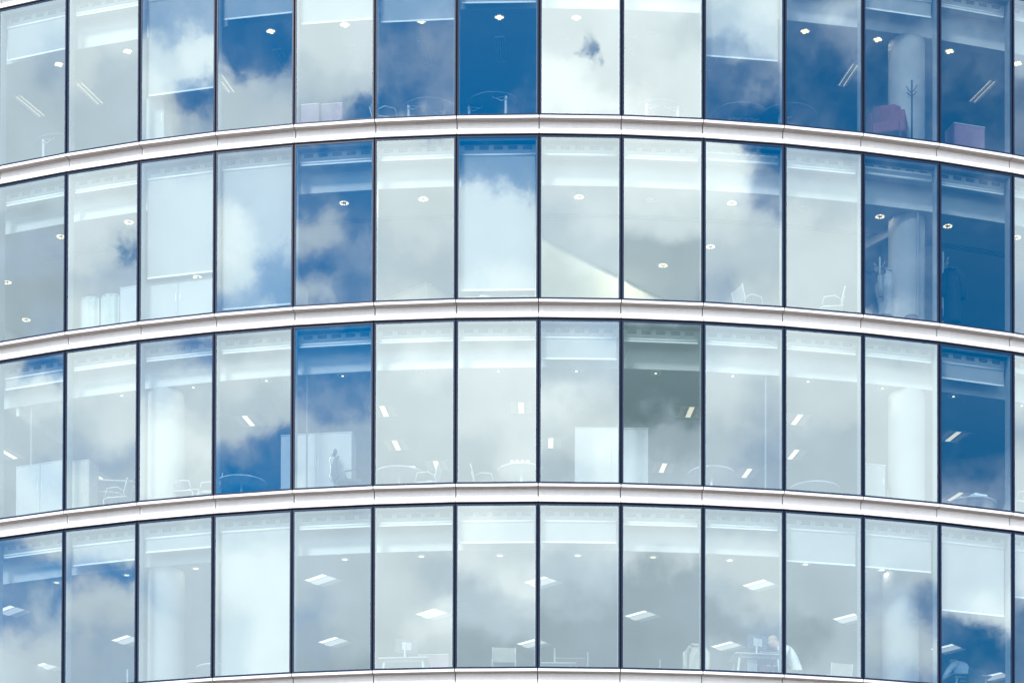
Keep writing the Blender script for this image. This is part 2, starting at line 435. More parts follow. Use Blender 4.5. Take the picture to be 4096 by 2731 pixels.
MESH['window'] = fr.mesh('window', M_NAVY)
pb = MB().box(-.801, .801, .006, .028, .043, HG - .041); pb.mi = [1, 1, 0, 1, 1, 1]     # the outer face carries the coating
MESH['pane'] = pb.mesh('pane', M_GLASS, M_CLEAR)
inf = MB()
for sx in (-1, 1):
    a, b = sorted((sx * .788, sx * .801)); inf.box(a, b, .040, .120, .043, HG - .041)
inf.box(-.788, .788, .040, .12, .043, .056); inf.box(-.788, .788, .040, .12, HG - .056, HG - .041)
MESH['inner_frame'] = inf.mesh('inner_frame', M_FIN)
MESH['gasket'] = box_mesh('gasket', -hw, hw, .040, .15, HG + .001, HG + .075, M_BLACK)
MESH['sill_gasket'] = box_mesh('sill_gasket', -hw, hw, .040, .15, -.003, .010, M_BLACK)
MESH['mullion'] = box_mesh('mullion', -.030, .030, .095, .285, .0, HG + .02, M_FIN)
MESH['mullion_gasket'] = box_mesh('mullion_gasket', -.026, .026, .026, .094, -.002, HG + .02, M_BLACK)
PD = .29                                              # depth of the pelmet's face
wp = hw - wedge(PD) - .036
MESH['pelmet'] = box_mesh('pelmet', -wp, wp, PD, PD + .02, 3.145, 3.70, M_PLASTER)
vg = MB()
for k in range(3): vg.box(-.096, .096, -.004, .003, -.036 + k * .028, -.018 + k * .028)
MESH['vent_grille'] = vg.mesh('vent_grille', M_DARKSLOT)
ws = hw - wedge(PD) + .004
MESH['soffit_board'] = box_mesh('soffit_board', -ws, ws, PD + .021, .62, 3.146, 3.17, M_SOFFIT, inset=wedge(.33))
def curved_sheet(name, r0, r1, z0, z1, m):
    """sector of the drum between two radii and two heights, seen from inside and out"""
    mb = MB(); n = 1
    cs = list(range(C0 - 1, C1 + 1))
    ang = [(c - 6) * DL - TH0 for c in cs]
    for a, b in zip(ang[:-1], ang[1:]):
        def P(r, q, z): return (r * math.sin(q), -r * math.cos(q), z)
        mb.quad([P(r0, a, z0), P(r0, b, z0), P(r1, b, z0), P(r1, a, z0)]); mb.quad([P(r0, a, z1), P(r0, b, z1), P(r1, b, z1), P(r1, a, z1)])
        mb.quad([P(r0, a, z0), P(r0, b, z0), P(r0, b, z1), P(r0, a, z1)]); mb.quad([P(r1, a, z0), P(r1, b, z0), P(r1, b, z1), P(r1, a, z1)])
    return mb.mesh(name, m)
for row in range(-1, 5):
    zr = Z0 - row * DZ
    for c in range(C0, C1 + 1):
        F = bay(c, row)
        if row == 4 or row == -1:
            # only the ledges of the storeys just outside the picture
            pass
        if row < 4:
            lp = link('ledge', MESH['nosing'], B, F)
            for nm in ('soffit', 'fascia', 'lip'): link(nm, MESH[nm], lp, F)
            link('spandrel', MESH['spandrel'], B, F)
        wo = link('window', MESH['window'], B, F)
        for nm in ('pane', 'inner_frame', 'gasket', 'sill_gasket'): link(nm, MESH[nm], wo, F)
        th = (c - 1 - 6) * DL - TH0
        Fm = T(RAD * math.sin(th), YC - RAD * math.cos(th), zr) @ Matrix.Rotation(th, 4, 'Z')
        mo = link('mullion', MESH['mullion'], B, Fm); link('gasket', MESH['mullion_gasket'], mo, Fm)
        if 0 <= row < 4:
            pe = link('pelmet', MESH['pelmet'], B, F)
            for k in range(5): link('vent_grille', MESH['vent_grille'], pe, F @ T(-.60 + k * .30, PD, 3.285))
            link('soffit_board', MESH['soffit_board'], B, F)
            cz = CEIL[row]; wb = hw - wedge(.6) + .004
            link('bulkhead', box_mesh('bulkhead', -wb, wb, .58, .60, cz - .002, 3.144, M_PLASTER, inset=wedge(.02)), B, F)
    Mb = T(0, YC, zr)
    if row < 4: link('floor_slab', curved_sheet('floor_slab', RAD - .305, RAD - 15, -.30, -.02, M_CARPET), B, Mb)
    if 0 <= row < 4:
        link('ceiling', curved_sheet('ceiling', RAD - .602, RAD - 14.9, CEIL[row], CEIL[row] + .05, M_CEIL), B, Mb)
        link('back_wall', curved_sheet('back_wall', RAD - 14.6, RAD - 14.8, -.015, CEIL[row] - .005, M_BACK), B, Mb)
# blank body below and above what the picture shows, and the end walls
link('lower_wall', curved_sheet('lower_wall', RAD - .05, RAD - 15, -(Z0 - 4 * DZ) + .01, -.55, M_CONC), B, T(0, YC, Z0 - 4 * DZ))
link('upper_wall', curved_sheet('upper_wall', RAD - .32, RAD - 15, 3.46, 6.5, M_CONC), B, T(0, YC, Z0 + DZ))
link('floor_slab', curved_sheet('floor_slab', RAD - .305, RAD - 15, -.5, -.02, M_CARPET), B, T(0, YC, Z0 - 4 * DZ))
for c in (C0 - 1, C1):
    th = (c - 6) * DL - TH0
    Fm = T(RAD * math.sin(th), YC - RAD * math.cos(th), Z0 - 4 * DZ) @ Matrix.Rotation(th, 4, 'Z')
    link('end_wall', box_mesh('end_wall', -.1, .1, .3, 15, -.5, 5 * DZ + 3.4, M_BACK), B, Fm)

# ------------------------------------------------------------------ roller blinds: bottom bar at pixel (u, v) of its window's middle
BL = {  # (row, column): v of the bar at the window's centre; missing = rolled up
 (0, 0): 130, (0, 2): 212, (0, 3): 38, (0, 4): 50, (0, 5): 48, (0, 6): 6, (0, 9): 135, (0, 11): 31,
 (1, 2): 632, (1, 3): 705, (1, 6): 666, (1, 7): 356, (1, 9): 356, (1, 11): 394,
 (2, 0): 887, (2, 7): 824, (2, 12): 878, (2, 13): 862,
 (3, 1): 1292, (3, 2): 1262, (3, 3): 1548, (3, 6): 1245, (3, 7): 1245, (3, 10): 1293, (3, 11): 1308, (3, 12): 1408, (3, 13): 1380}
def px_mid(c): 
    xs = [-20, 150, 320, 495, 676, 862, 1050, 1241, 1430, 1617, 1805, 1982, 2161, 2328, 2490]
    return (xs[c] + xs[c + 1]) / 2
wbl = hw - wedge(.25) - .075
m_bar = box_mesh('bottom_bar', -wbl, wbl, -.008, .008, 0, .036, M_BAR, bevel=.004)
m_roll = MB().tube([(-wbl, 0, 0), (wbl, 0, 0)], .026, 12).mesh('roller', M_BAR)
BD = .255
for row in ROWS:
    for c in range(0, 14):
        vz = BL.get((row, c))
        z = 3.062 if vz is None else max(.07, at_y(c, row, px_mid(c), vz, BD)[1] - .018)
        if vz is None or z > 3.0: st = 'rolled up'
        elif z > 2.6: st = 'let down a little'
        elif z > 1.5: st = 'drawn partly down'
        elif z > .5: st = 'drawn most of the way down'
        else: st = 'drawn fully down'
        F = bay(c, row)
        b = thing('roller_blind', 'pale roller blind %s in the %s' % (st, where(c, row)), 'blind', F @ T(0, BD, 3.12), 'roller blinds behind the facade windows')
        part('roller', m_roll, b)
        part('bottom_bar', m_bar, b, T(0, 0, z - 3.12))
        part('fabric', box_mesh('fabric', -wbl + .004, wbl - .004, -.002, .002, z + .034 - 3.12, 0, M_BLIND), b)

# ------------------------------------------------------------------ ceiling lights
def make_downlight(kind):
    """four kinds, one a floor: lamp cluster, ring of reflector facets, small spot, recessed dish"""
    t = thing('downlight', 'x', 'ceiling light', Matrix())
    part('trim', MB().lathe([(.088, -.004), (.115, -.010), (.122, -.004), (.122, .0)], 24).mesh('trim', M_TRIM), t)
    if kind == 0:
        part('reflector', MB().lathe([(.0, -.002), (.088, -.002)], 24).mesh('reflector', M_REFLECTOR), t)
        for k, (dx, dy) in enumerate(((-.055, 0), (.055, 0), (0, .055), (0, -.055))):
            part('lamp', MB().lathe([(.0, -.016), (.034, -.014), (.040, -.004)], 12, o=(dx, dy, 0)).mesh('lamp', M_LAMP), t)
    elif kind == 1:
        part('reflector', MB().lathe([(.0, -.002), (.088, -.002)], 24).mesh('reflector', M_REFLECTOR), t)
        for k in range(9):
            a = 2 * PI * k / 9 + .3; s = .016 if k % 3 else .026
            part('lamp', MB().lathe([(.0, -.012), (s, -.010), (s, -.003)], 8, o=(.078 * math.cos(a), .078 * math.sin(a), 0)).mesh('lamp', M_LAMP), t)
    elif kind == 2:
        part('reflector', MB().lathe([(.030, -.012), (.088, -.003)], 24).mesh('reflector', M_REFLECTOR), t)
        part('lamp', MB().lathe([(.0, -.020), (.026, -.018), (.030, -.004)], 12).mesh('lamp', M_LAMP), t)
    else:
        part('reflector', MB().lathe([(.060, -.012), (.088, -.003)], 24).mesh('reflector', M_PANELDIM), t)
        part('lamp', MB().lathe([(.0, -.016), (.058, -.014), (.060, -.004)], 16).mesh('lamp', M_LAMPDIM), t)
    return t
DN = {0: [(0, 135, 148), (1, 293, 118), (2, 447, 93), (3, 622, 72), (4, 792, 57), (5, 968, 49), (6, 1147, 40), (7, 1324, 41), (8, 1498, 79), (9, 1668, 100), (10, 1849, 72), (11, 2016, 91), (12, 2181, 118), (13, 2337, 146)],
      1: [(0, 140, 543), (1, 296, 510), (4, 790, 466), (5, 972, 457), (7, 1330, 452), (8, 1497, 457), (9, 1681, 466), (10, 1847, 478), (11, 2021, 497), (12, 2177, 519), (13, 2335, 545),
          (0, 16, 648), (0, 60, 734), (2, 453, 636), (8, 1523, 609), (9, 1632, 566)],
      2: [(1, 280, 907), (2, 444, 888), (3, 612, 873), (4, 787, 862), (5, 966, 852), (6, 1145, 851), (7, 1324, 851), (8, 1506, 856), (9, 1683, 862), (10, 1856, 875), (11, 2027, 890), (12, 2190, 909), (13, 2347, 930)],
      3: [(0, 130, 1336), (1, 291, 1319), (2, 450, 1304), (4, 792, 1283), (5, 968, 1276), (6, 1148, 1274), (7, 1327, 1274), (8, 1500, 1278), (9, 1676, 1285), (10, 1850, 1294), (11, 2025, 1307), (13, 2337, 1340)]}
DKIND = ['bright clustered', 'round ringed', 'small round', 'shallow dish']
def lamp_light(M, watts):
    ld = bpy.data.lights.new('lamp_light', 'SPOT'); ld.energy = watts; ld.shadow_soft_size = .05; ld.color = (1.0, .86, .66)
    ld.spot_size = math.radians(180); ld.spot_blend = .02
    o = bpy.data.objects.new('lamp_light', ld); COL.objects.link(o); return o
UNLIT = {(0, 8), (1, 8), (1, 10), (2, 5)}
for row in ROWS:
    src = None; seen = {}
    for (c, u, v) in DN[row]:
        x, y = at_h(c, row, u, v, CEIL[row])
        M = bay(c, row) @ T(x, y, CEIL[row] - .001)
        if src is None:
            src = make_downlight(row); o = src
            # move the first one and its parts
            for ch in [q for q in src.children if q.type != 'LIGHT']: WM[ch.name] = M @ (WM[src.name].inverted() @ WM[ch.name])
            WM[src.name] = M.copy(); src.matrix_world = M
        else: o = copy_tree(src, M)
        n = seen.get(c, 0); seen[c] = n + 1
        unlit = (row, c) in UNLIT and n == 0
        extra = '' if n == 0 else (' deeper in' if n == 1 else ' farthest in')
        o['label'] = '%s %s downlight%s in the ceiling behind the %s' % ('unlit' if unlit else 'lit', DKIND[row], extra, where(c, row))
        o['category'] = 'ceiling light'; o['group'] = 'round downlights along the window side of each ceiling'
        if not unlit:
            lo = lamp_light(M, {(1, 7, 0): 26, (1, 8, 1): 40, (1, 9, 1): 30, (1, 5, 0): 110}.get((row, c, n), 3)); lo.parent = o; lo.location = (0, 0, -.045)  # second row: wall-side lamps raised, the sixth window's light added, to brighten green walls
        if unlit:
            for ch in o.children:
                if ch.name.startswith('lamp'):
                    ch.data = ch.data.copy(); ch.data.materials.clear(); ch.data.materials.append(M_REFLECTOR)

# long louvred lights of the top floor
def make_louvre():
    t = thing('louvre_light', 'x', 'ceiling light', Matrix())
    h = MB()
    h.box(-.105, -.097, -.5, .5, -.030, 0); h.box(.097, .105, -.5, .5, -.030, 0); h.box(-.008, .008, -.5, .5, -.030, 0); h.box(-.097, .097, -.5, -.49, -.030, 0); h.box(-.097, .097, .49, .5, -.030, 0)
    part('housing', h.mesh('housing', M_TRIM), t)
    lv = MB()
    for k in range(19):
        y = -.46 + k * .051
        for x in (-.0525, .0525): lv.box(x - .044, x + .044, y - .003, y + .003, -.028, -.006)
    part('louvre_slats', lv.mesh('louvre_slats', M_REFLECTOR), t)
    for x in (-.0525, .0525):
        part('tube', MB().tube([(x, -.47, -.004), (x, .47, -.004)], .010, 8).mesh('tube', M_LAMPW), t)
    return t
lsrc = None
for (c, u, v, lit) in [(0, 68, 242, .4), (1, 205, 213, 1), (3, 513, 185, .6), (3, 650, 140, 0), (4, 818, 130, 0), (5, 976, 121, 0), (6, 1150, 112, 0), (7, 1296, 118, 0), (8, 1450, 113, 0), (9, 1633, 132, 0), (10, 1950, 170, .35), (12, 2258, 208, .35)]:
    x, y = at_h(c, 0, u, v, CEIL[0])
    th = bay_frame(c)[0]; P = bay(c, 0) @ Vector((x, y, CEIL[0] - .002))
    a = math.atan2(P.x, YC - P.y)
    M = Matrix.Translation(P) @ Matrix.Rotation(a, 4, 'Z')
    if lsrc is None:
        lsrc = make_louvre(); o = lsrc
        for ch in lsrc.children: WM[ch.name] = M @ WM[ch.name]
        WM[lsrc.name] = M.copy(); lsrc.matrix_world = M
    else: o = copy_tree(lsrc, M)
    side = ' at its left edge' if (c, u) == (3, 513) else ''
    o['label'] = '%s long louvred ceiling light behind the %s%s' % ('bright' if lit else 'unlit', where(c, 0), side)
    o['category'] = 'ceiling light'; o['group'] = 'long louvred lights of the top floor'
    if not lit:
        for ch in o.children:
            if ch.name.startswith('tube'):
                ch.data = ch.data.copy(); ch.data.materials.clear(); ch.data.materials.append(M_TRIM)

# square lights of the third floor down: one lit strip between two matt wings
def make_strip():
    t = thing('square_light', 'x', 'ceiling light', Matrix())
    h = MB()
    for x in (-.3, .288): h.box(x, x + .012, -.3, .3, -.014, 0)
    for y in (-.3, .288): h.box(-.288, .288, y, y + .012, -.014, 0)
    part('frame', h.mesh('frame', M_TRIM), t)
    part('tube_strip', MB().box(-.052, .052, -.285, .285, -.010, 0).mesh('tube_strip', M_LAMPW), t)
    for s in (-1, 1):
        a, b = sorted((s * .120, s * .235))
        part('wing', MB().box(a, b, -.285, .285, -.008, 0).mesh('wing', M_WINGW), t)
    return t
ssrc = None; nth = {}
for (c, u, v) in [(0, 18, 1042), (1, 218, 1090), (3, 570, 965), (5, 882, 943), (5, 910, 1021), (5, 1003, 1068), (6, 1197, 935), (7, 1265, 1016), (8, 1585, 945), (8, 1523, 1073), (9, 1716, 1085), (10, 1831, 962), (10, 1823, 1042), (12, 2190, 1001), (12, 2195, 1139)]:
    x, y = at_h(c, 2, u, v, CEIL[2])
    P = bay(c, 2) @ Vector((x, y, CEIL[2] - .002)); a = math.atan2(P.x, YC - P.y)
    M = Matrix.Translation(P) @ Matrix.Rotation(a, 4, 'Z')
    if ssrc is None:
        ssrc = make_strip(); o = ssrc
        for ch in ssrc.children: WM[ch.name] = M @ WM[ch.name]
        WM[ssrc.name] = M.copy(); ssrc.matrix_world = M
    else: o = copy_tree(ssrc, M)
    dep = ('nearest', 'second nearest', 'farthest')[nth.get(c, 0)]; nth[c] = nth.get(c, 0) + 1
    o['label'] = '%s square ceiling light with one lit strip behind the %s' % (dep, where(c, 2))
    o['category'] = 'ceiling light'; o['group'] = 'square strip lights of the third row'

# square white panel lights of the bottom floor, turned to the drum
def make_panel():
    t = thing('panel_light', 'x', 'ceiling light', Matrix())
    h = MB()
    for x in (-.3, .29): h.box(x, x + .01, -.3, .3, -.012, 0)
    for y in (-.3, .29): h.box(-.29, .29, y, y + .01, -.012, 0)
    part('frame', h.mesh('frame', M_TRIM), t)
    part('basket', MB().prism([(-.13, -.004), (-.10, -.020), (-.04, -.030), (.04, -.030), (.10, -.020), (.13, -.004)], -.288, .288).mesh('basket', M_PANEL), t)
    for s in (-1, 1):
        a, b = sorted((s * .150, s * .288))
        part('wing', MB().box(-.288, .288, a, b, -.008, 0).mesh('wing', M_PANELB if s < 0 else M_PANELDIM), t)
    part('divider', MB().box(-.288, .288, -.149, -.131, -.012, 0).mesh('divider', M_EDGE), t)
    return t
psrc = None
for (c, u, v) in [(0, 30, 1402), (0, 105, 1532), (1, 296, 1469), (4, 743, 1331), (4, 771, 1473), (5, 997, 1409), (6, 1248, 1336), (6, 1227, 1477), (8, 1476, 1413), (9, 1748, 1343), (9, 1673, 1483), (10, 1954, 1420), (11, 2178, 1489), (12, 2290, 1553)]:
    x, y = at_h(c, 3, u, v, CEIL[3])
    P = bay(c, 3) @ Vector((x, y, CEIL[3] - .002))
    M = Matrix.Translation(P) @ RZ(-43)
    if psrc is None:
        psrc = make_panel(); o = psrc
        for ch in psrc.children: WM[ch.name] = M @ WM[ch.name]
        WM[psrc.name] = M.copy(); psrc.matrix_world = M
    else: o = copy_tree(psrc, M)
    o['label'] = '%s white square panel light glowing behind the %s' % ('near' if y < 3.5 else 'far', where(c, 3))
    o['category'] = 'ceiling light'; o['group'] = 'white panel lights of the bottom row'

# ------------------------------------------------------------------ fixed rooms: columns, partitions, ceiling slots
def column(c, row, u, v, r=.39):
    x, y = at_h(c, row, u, v, CEIL[row])
    M = bay(c, row) @ T(x, y + r, 0)
    link('column', MB().lathe([(r, -.015), (r, CEIL[row] - .001)], 40).mesh('column', M_COLUMN), B, M)
column(11, 0, 2098, 77); column(11, 1, 2098, 488); column(11, 2, 2098, 890); column(11, 3, 2084, 1303)
column(2, 2, 366, 888); column(2, 3, 366, 1299)
def wall_run(row, pts, m, c=7, h0=-.015, h1=None, th=.08, name='partition_wall'):
    """wall under the ceiling along a line of ceiling points given in the picture"""
    h1 = CEIL[row] - .001 if h1 is None else h1
    F = bay(c, row)
    P = [F @ Vector((*at_h(c, row, u, v, h1), 0)) for u, v in pts]
    for a, b in zip(P[:-1], P[1:]):
        d = (b - a); ln = d.length; an = math.atan2(d.y, d.x)
        link(name, box_mesh(name, 0, ln, 0, th, h0, h1, m), B, Matrix.Translation((a.x, a.y, F.translation.z)) @ Matrix.Rotation(an, 4, 'Z'))
wall_run(1, [(866, 692), (980, 645), (1052, 690)], M_LIME, 5)
wall_run(1, [(1236, 541), (1532, 692)], M_LIME, 7)
wall_run(1, [(686, 628), (708, 662)], M_PLASTER, 4)
wall_run(1, [(1978, 556), (2058, 514)], M_PLASTER, 11, h0=2.45)
wall_run(2, [(692, 884), (770, 1010)], M_PLASTER, 4, h0=2.52)
wall_run(2, [(44, 935), (150, 1000)], M_PLASTER, 0, h0=2.45)
for row, c, x in ((2, 4, -.70), (2, 0, -.35), (2, 9, .60), (0, 11, .62), (1, 11, .62), (2, 11, .62), (2, 2, -.60)):
    link('post', box_mesh('post', -.013, .013, .62, .68, -.015, CEIL[row] - .003, M_FIN), B, bay(c, row) @ T(x, 0, 0))
sl = MB()
for k in range(4): sl.box(-.80, .80, 1.80 + k * .06, 1.815 + k * .06, -.004, 0)
m_sl = sl.mesh('slot_diffuser', M_DARKSLOT)
for c in range(0, 14): link('slot_diffuser', m_sl, B, bay(c, 1) @ T(0, 0, CEIL[1] - .001))
vd = MB()
for k in range(6):
    s = .28 - k * .045
    for a in (0, 1):
        vd.box(-s, s, (-s if a else s) - .004, (-s if a else s) + .004, -.008, 0); vd.box((-s if a else s) - .004, (-s if a else s) + .004, -s + .005, s - .005, -.008, 0)
m_vd = vd.mesh('air_vent', M_EDGE)
for (row, c, u, v) in ((2, 8, 1518, 943), (2, 3, 600, 932), (2, 7, 1330, 930), (3, 8, 1470, 1326), (3, 9, 1690, 1345), (3, 6, 1080, 1390)):
    x, y = at_h(c, row, u, v, CEIL[row]); P = bay(c, row) @ Vector((x, y, CEIL[row] - .002))
    o = link('air_vent', m_vd, None, Matrix.Translation(P) @ (Matrix.Rotation(math.atan2(P.x, YC - P.y), 4, 'Z') if row == 2 else RZ(-43)))
    tag(o, 'square slatted air vent in the ceiling behind the %s' % where(c, row), 'air vent', 'square ceiling vents')

# ------------------------------------------------------------------ furniture
def place(c, row, x, y, rz=0, z=-.015): return bay(c, row) @ T(x, y, z) @ RZ(rz)
def round_table(c, row, u, v, label, r=.55, h=.74):
    x, y = at_h(c, row, u, v, h); y = max(y, .40)
    t = thing('round_table', label, 'table', place(c, row, x, y + r), 'round meeting tables by the windows')
    part('tabletop', MB().lathe([(0, h - .025), (r - .002, h - .025), (r - .002, h), (0, h)], 40).mesh('tabletop', M_TABLE), t)
    part('rim', MB().lathe([(r - .001, h - .026), (r, h - .024), (r, h - .002), (r - .004, h + .001)], 40).mesh('rim', M_RIM), t)
    part('leg', MB().lathe([(.038, .03), (.038, h - .027)], 16).mesh('leg', M_CHROME), t)
    part('base', MB().lathe([(0, .035), (.05, .03), (.30, .012), (.30, 0)], 28).mesh('base', M_CHROME), t)
    return x, y + r
round_table(9, 2, 1645, 1066, 'round table behind the tenth window of the third row', .5)
t1 = round_table(5, 2, 908, 1066, 'round table with papers behind the sixth window of the third row', .55)
round_table(6, 2, 1195, 1059, 'round table with small cups on it behind the seventh window of the third row', .5)
round_table(10, 2, 1888, 1101, 'round table behind the eleventh window of the third row, right of the tall lamps')
t2 = round_table(12, 2, 2258, 1137, 'round table piled with papers behind the thirteenth window of the third row')
round_table(3, 2, 536, 1087, 'round white rimmed table behind the fourth window of the third row')
round_table(1, 2, 225, 1126, 'round dark table beside a chair behind the second window of the third row', .5)
round_table(2, 3, 478, 1520, 'round white table beside the column in the third window of the bottom row', .42)

def bracket_table(c, u, v, posts, label, r=.58):
    x, y = at_h(c, 0, u, v, .735); y = max(y, .36)
    t = thing('bracket_table', label, 'table', place(c, 0, x, y + r), 'round tables on bracketed steel posts')
    part('tabletop', MB().lathe([(0, .715), (r, .715), (r, .735), (0, .735)], 40).mesh('tabletop', M_DTABLE), t)
    for (pu, pv, sgn) in posts:
        px, py = at_h(c, 0, pu, pv, .70)
        dx, dy = px - x, py - (y + r)
        q = math.hypot(dx, dy)
        if q > r - .06: dx, dy = dx * (r - .06) / q, dy * (r - .06) / q
        lg = MB(); lg.lathe([(.030, 0), (.030, .60)], 14, o=(dx, dy, 0)); lg.lathe([(.0, .712), (.031, .712), (.037, .60), (.0, .60)], 14, o=(dx, dy, 0))
        lo = part('leg', lg.mesh('leg', M_TUBE), t)
        br = MB(); br.tube([(dx + sgn * .034, dy, .62), (dx + sgn * .09, dy, .60), (dx + sgn * .20, dy, .655), (dx + sgn * .27, dy, .675), (dx + sgn * .275, dy, .70)], .010, 6)
        br.tube([(dx + sgn * .034, dy, .68), (dx + sgn * .12, dy, .675), (dx + sgn * .20, dy, .665)], .010, 6)
        part('bracket', br.mesh('bracket', M_TUBE), lo)
bracket_table(5, 978, 221, [(928, 236, 1), (1020, 252, -1)], 'round table on two steel posts behind the sixth window of the top row')
bracket_table(6, 1132, 208, [(1078, 243, 1), (1162, 219, -1)], 'round table on two steel posts behind the seventh window of the top row')
bracket_table(8, 1520, 226, [(1473, 226, 1), (1557, 243, -1)], 'pale round table on steel posts behind the ninth window of the top row')
bracket_table(9, 1712, 232, [(1714, 268, -1), (1714, 268, 1)], 'round table on one post behind the tenth window of the top row')
bracket_table(0, 108, 306, [(100, 318, 1)], 'round table on one steel post behind the first window of the top row')
bracket_table(10, 1830, 234, [(1790, 262, 1)], 'round table edge behind the eleventh window of the top row')

def side_chair(c, row, u, v, rz, label, m=None, h=.86):
    """visitor chair on a bent tube frame: u, v is the top of its back"""
    x, y = at_h(c, row, u, v, h); y = max(y, .55)
    t = thing('side_chair', label, 'chair', place(c, row, x, y, rz), 'visitor chairs on bent tube frames')
    for s in (-.24, .24):
        fr_ = MB(); fr_.tube([(-.24, s, .86), (-.20, s, .70), (-.16, s, .55), (-.20, s, .45), (.22, s, .44), (.28, s, .41), (.27, s, .20), (.20, s, .02), (-.20, s, .02)], .013, 8)
        part('frame', fr_.mesh('frame', M_TUBE), t)
    part('crossbar', MB().tube([(-.20, -.24, .02), (-.20, .24, .02)], .012, 8).mesh('crossbar', M_TUBE), t)
    part('seat', MB().grid(lambda a, b: (-.20 + .42 * a, -.235 + .47 * b, .448 + .02 * math.sin(PI * b) * -1), 6, 6).mesh('seat', m or M_CHAIRF), t).data
    sd_ = MB().box(-.205, .225, -.228, .228, .446, .470); part('cushion', sd_.mesh('cushion', m or M_CHAIRF, bevel=.01), t)
    part('backrest', MB().prism([(-.226, .86), (-.244, .86), (-.205, .70), (-.165, .56), (-.147, .56), (-.187, .70)], -.001, .001).mesh('x', M_CHAIRF), t) if False else None
    bk = MB()
    bk.grid(lambda a, b: (-.235 + .085 * a ** 1.2, -.228 + .456 * b, .85 - .28 * a), 6, 4); bk.grid(lambda a, b: (-.222 + .085 * a ** 1.2, -.228 + .456 * b, .85 - .28 * a), 6, 4)
    part('backrest', bk.mesh('backrest', m or M_CHAIRF), t)
    for s in (-.255, .255):
        part('armrest', MB().tube([(-.15, s, .58), (-.02, s, .66), (.20, s, .64), (.25, s, .46)], .012, 8).mesh('armrest', M_TUBE), t)
    return t
side_chair(1, 2, 275, 1105, 190, 'pale tube chair beside the dark round table in the second window, third row')
side_chair(2, 2, 424, 1090, 0, 'tube chair with white frame right of the column, third row')
side_chair(2, 2, 486, 1093, 200, 'tube chair at the right edge of the third window, third row')
side_chair(5, 2, 984, 1070, 180, 'tube chair right of the papers table in the sixth window, third row')
side_chair(6, 2, 1108, 1072, 0, 'tube chair left of the table in the seventh window, third row')
side_chair(9, 1, 1716, 664, 15, 'tube chair with its back near the glass, tenth window of the second row')
side_chair(10, 1, 1914, 668, 165, 'white chair with pale green seat in the eleventh window, second row', M_GREEN)
side_chair(13, 2, 2345, 1115, 180, 'tube chair cut off at the right end of the third row')
side_chair(2, 3, 440, 1532, 20, 'pale green low chair by the round table in the bottom row', M_GREEN)
side_chair(5, 0, 880, 235, 20, 'dim tube chair left of the posts in the sixth window, top row')
side_chair(6, 3, 1157, 1482, 95, 'beige backed chair behind the seventh window of the bottom row', M_BEIGE, .95)
side_chair(10, 3, 1925, 1518, 95, 'light backed chair right of the white shirted person, bottom row', M_BEIGE, .95)

def office_chair(c, row, u, v, rz, label, h=1.18, m=M_BLACKF, y0=.6):
    x, y = at_h(c, row, u, v, h); y = max(y, y0)
    t = thing('office_chair', label, 'chair', place(c, row, x, y, rz), 'swivel office chairs')
    k = h / 1.18
    part('seat', MB().box(-.24, .26, -.25, .25, .44, .52).mesh('seat', m, bevel=.03), t)
    bk = MB(); bk.grid(lambda a, b: (-.30 - .10 * math.sin(PI * a) * .6 + .05 * (2 * b - 1) ** 2, (-.23 + .46 * b) * (1 - .25 * a), .52 + (.48 * k) * a), 8, 8)
    bk.grid(lambda a, b: (-.27 - .10 * math.sin(PI * a) * .6 + .05 * (2 * b - 1) ** 2, (-.23 + .46 * b) * (1 - .25 * a), .52 + (.48 * k) * a), 8, 8)
    part('backrest', bk.mesh('backrest', m), t)
    part('headrest', MB().ellipsoid((-.29, 0, h - .07), (.045, .14, .075)).mesh('headrest', m), t)
    part('back_frame', MB().tube([(-.05, 0, .43), (-.30, 0, .42), (-.40, 0, .60), (-.37, 0, .80), (-.40, 0, .95 * k), (-.33, 0, h - .07)], .020, 8).mesh('back_frame', M_CHROME), t)
    part('column', MB().lathe([(.03, .10), (.03, .44)], 12).mesh('column', M_CHROME), t)
    for s in (-1, 1):
        part('armrest', MB().tube([(-.10, s * .27, .48), (-.16, s * .31, .62), (.12, s * .31, .70)], .018, 8).mesh('armrest', m), t)
    for q in range(5):
        a = 2 * PI * q / 5
        part('foot', MB().tube([(0, 0, .11), (.29 * math.cos(a), .29 * math.sin(a), .06), (.30 * math.cos(a), .30 * math.sin(a), .03)], .022, 6).mesh('foot', M_DARKMETAL), t)
    return t
office_chair(4, 2, 800, 1034, 25, 'black high backed office chair with silver back frame before the white cabinet')
office_chair(7, 2, 1360, 1097, 90, 'office chair back showing as a grey bar below the white cabinet', .95)
office_chair(4, 0, 810, 258, 250, 'white domed office chair back in the fifth window of the top row', .95, M_CABINET)

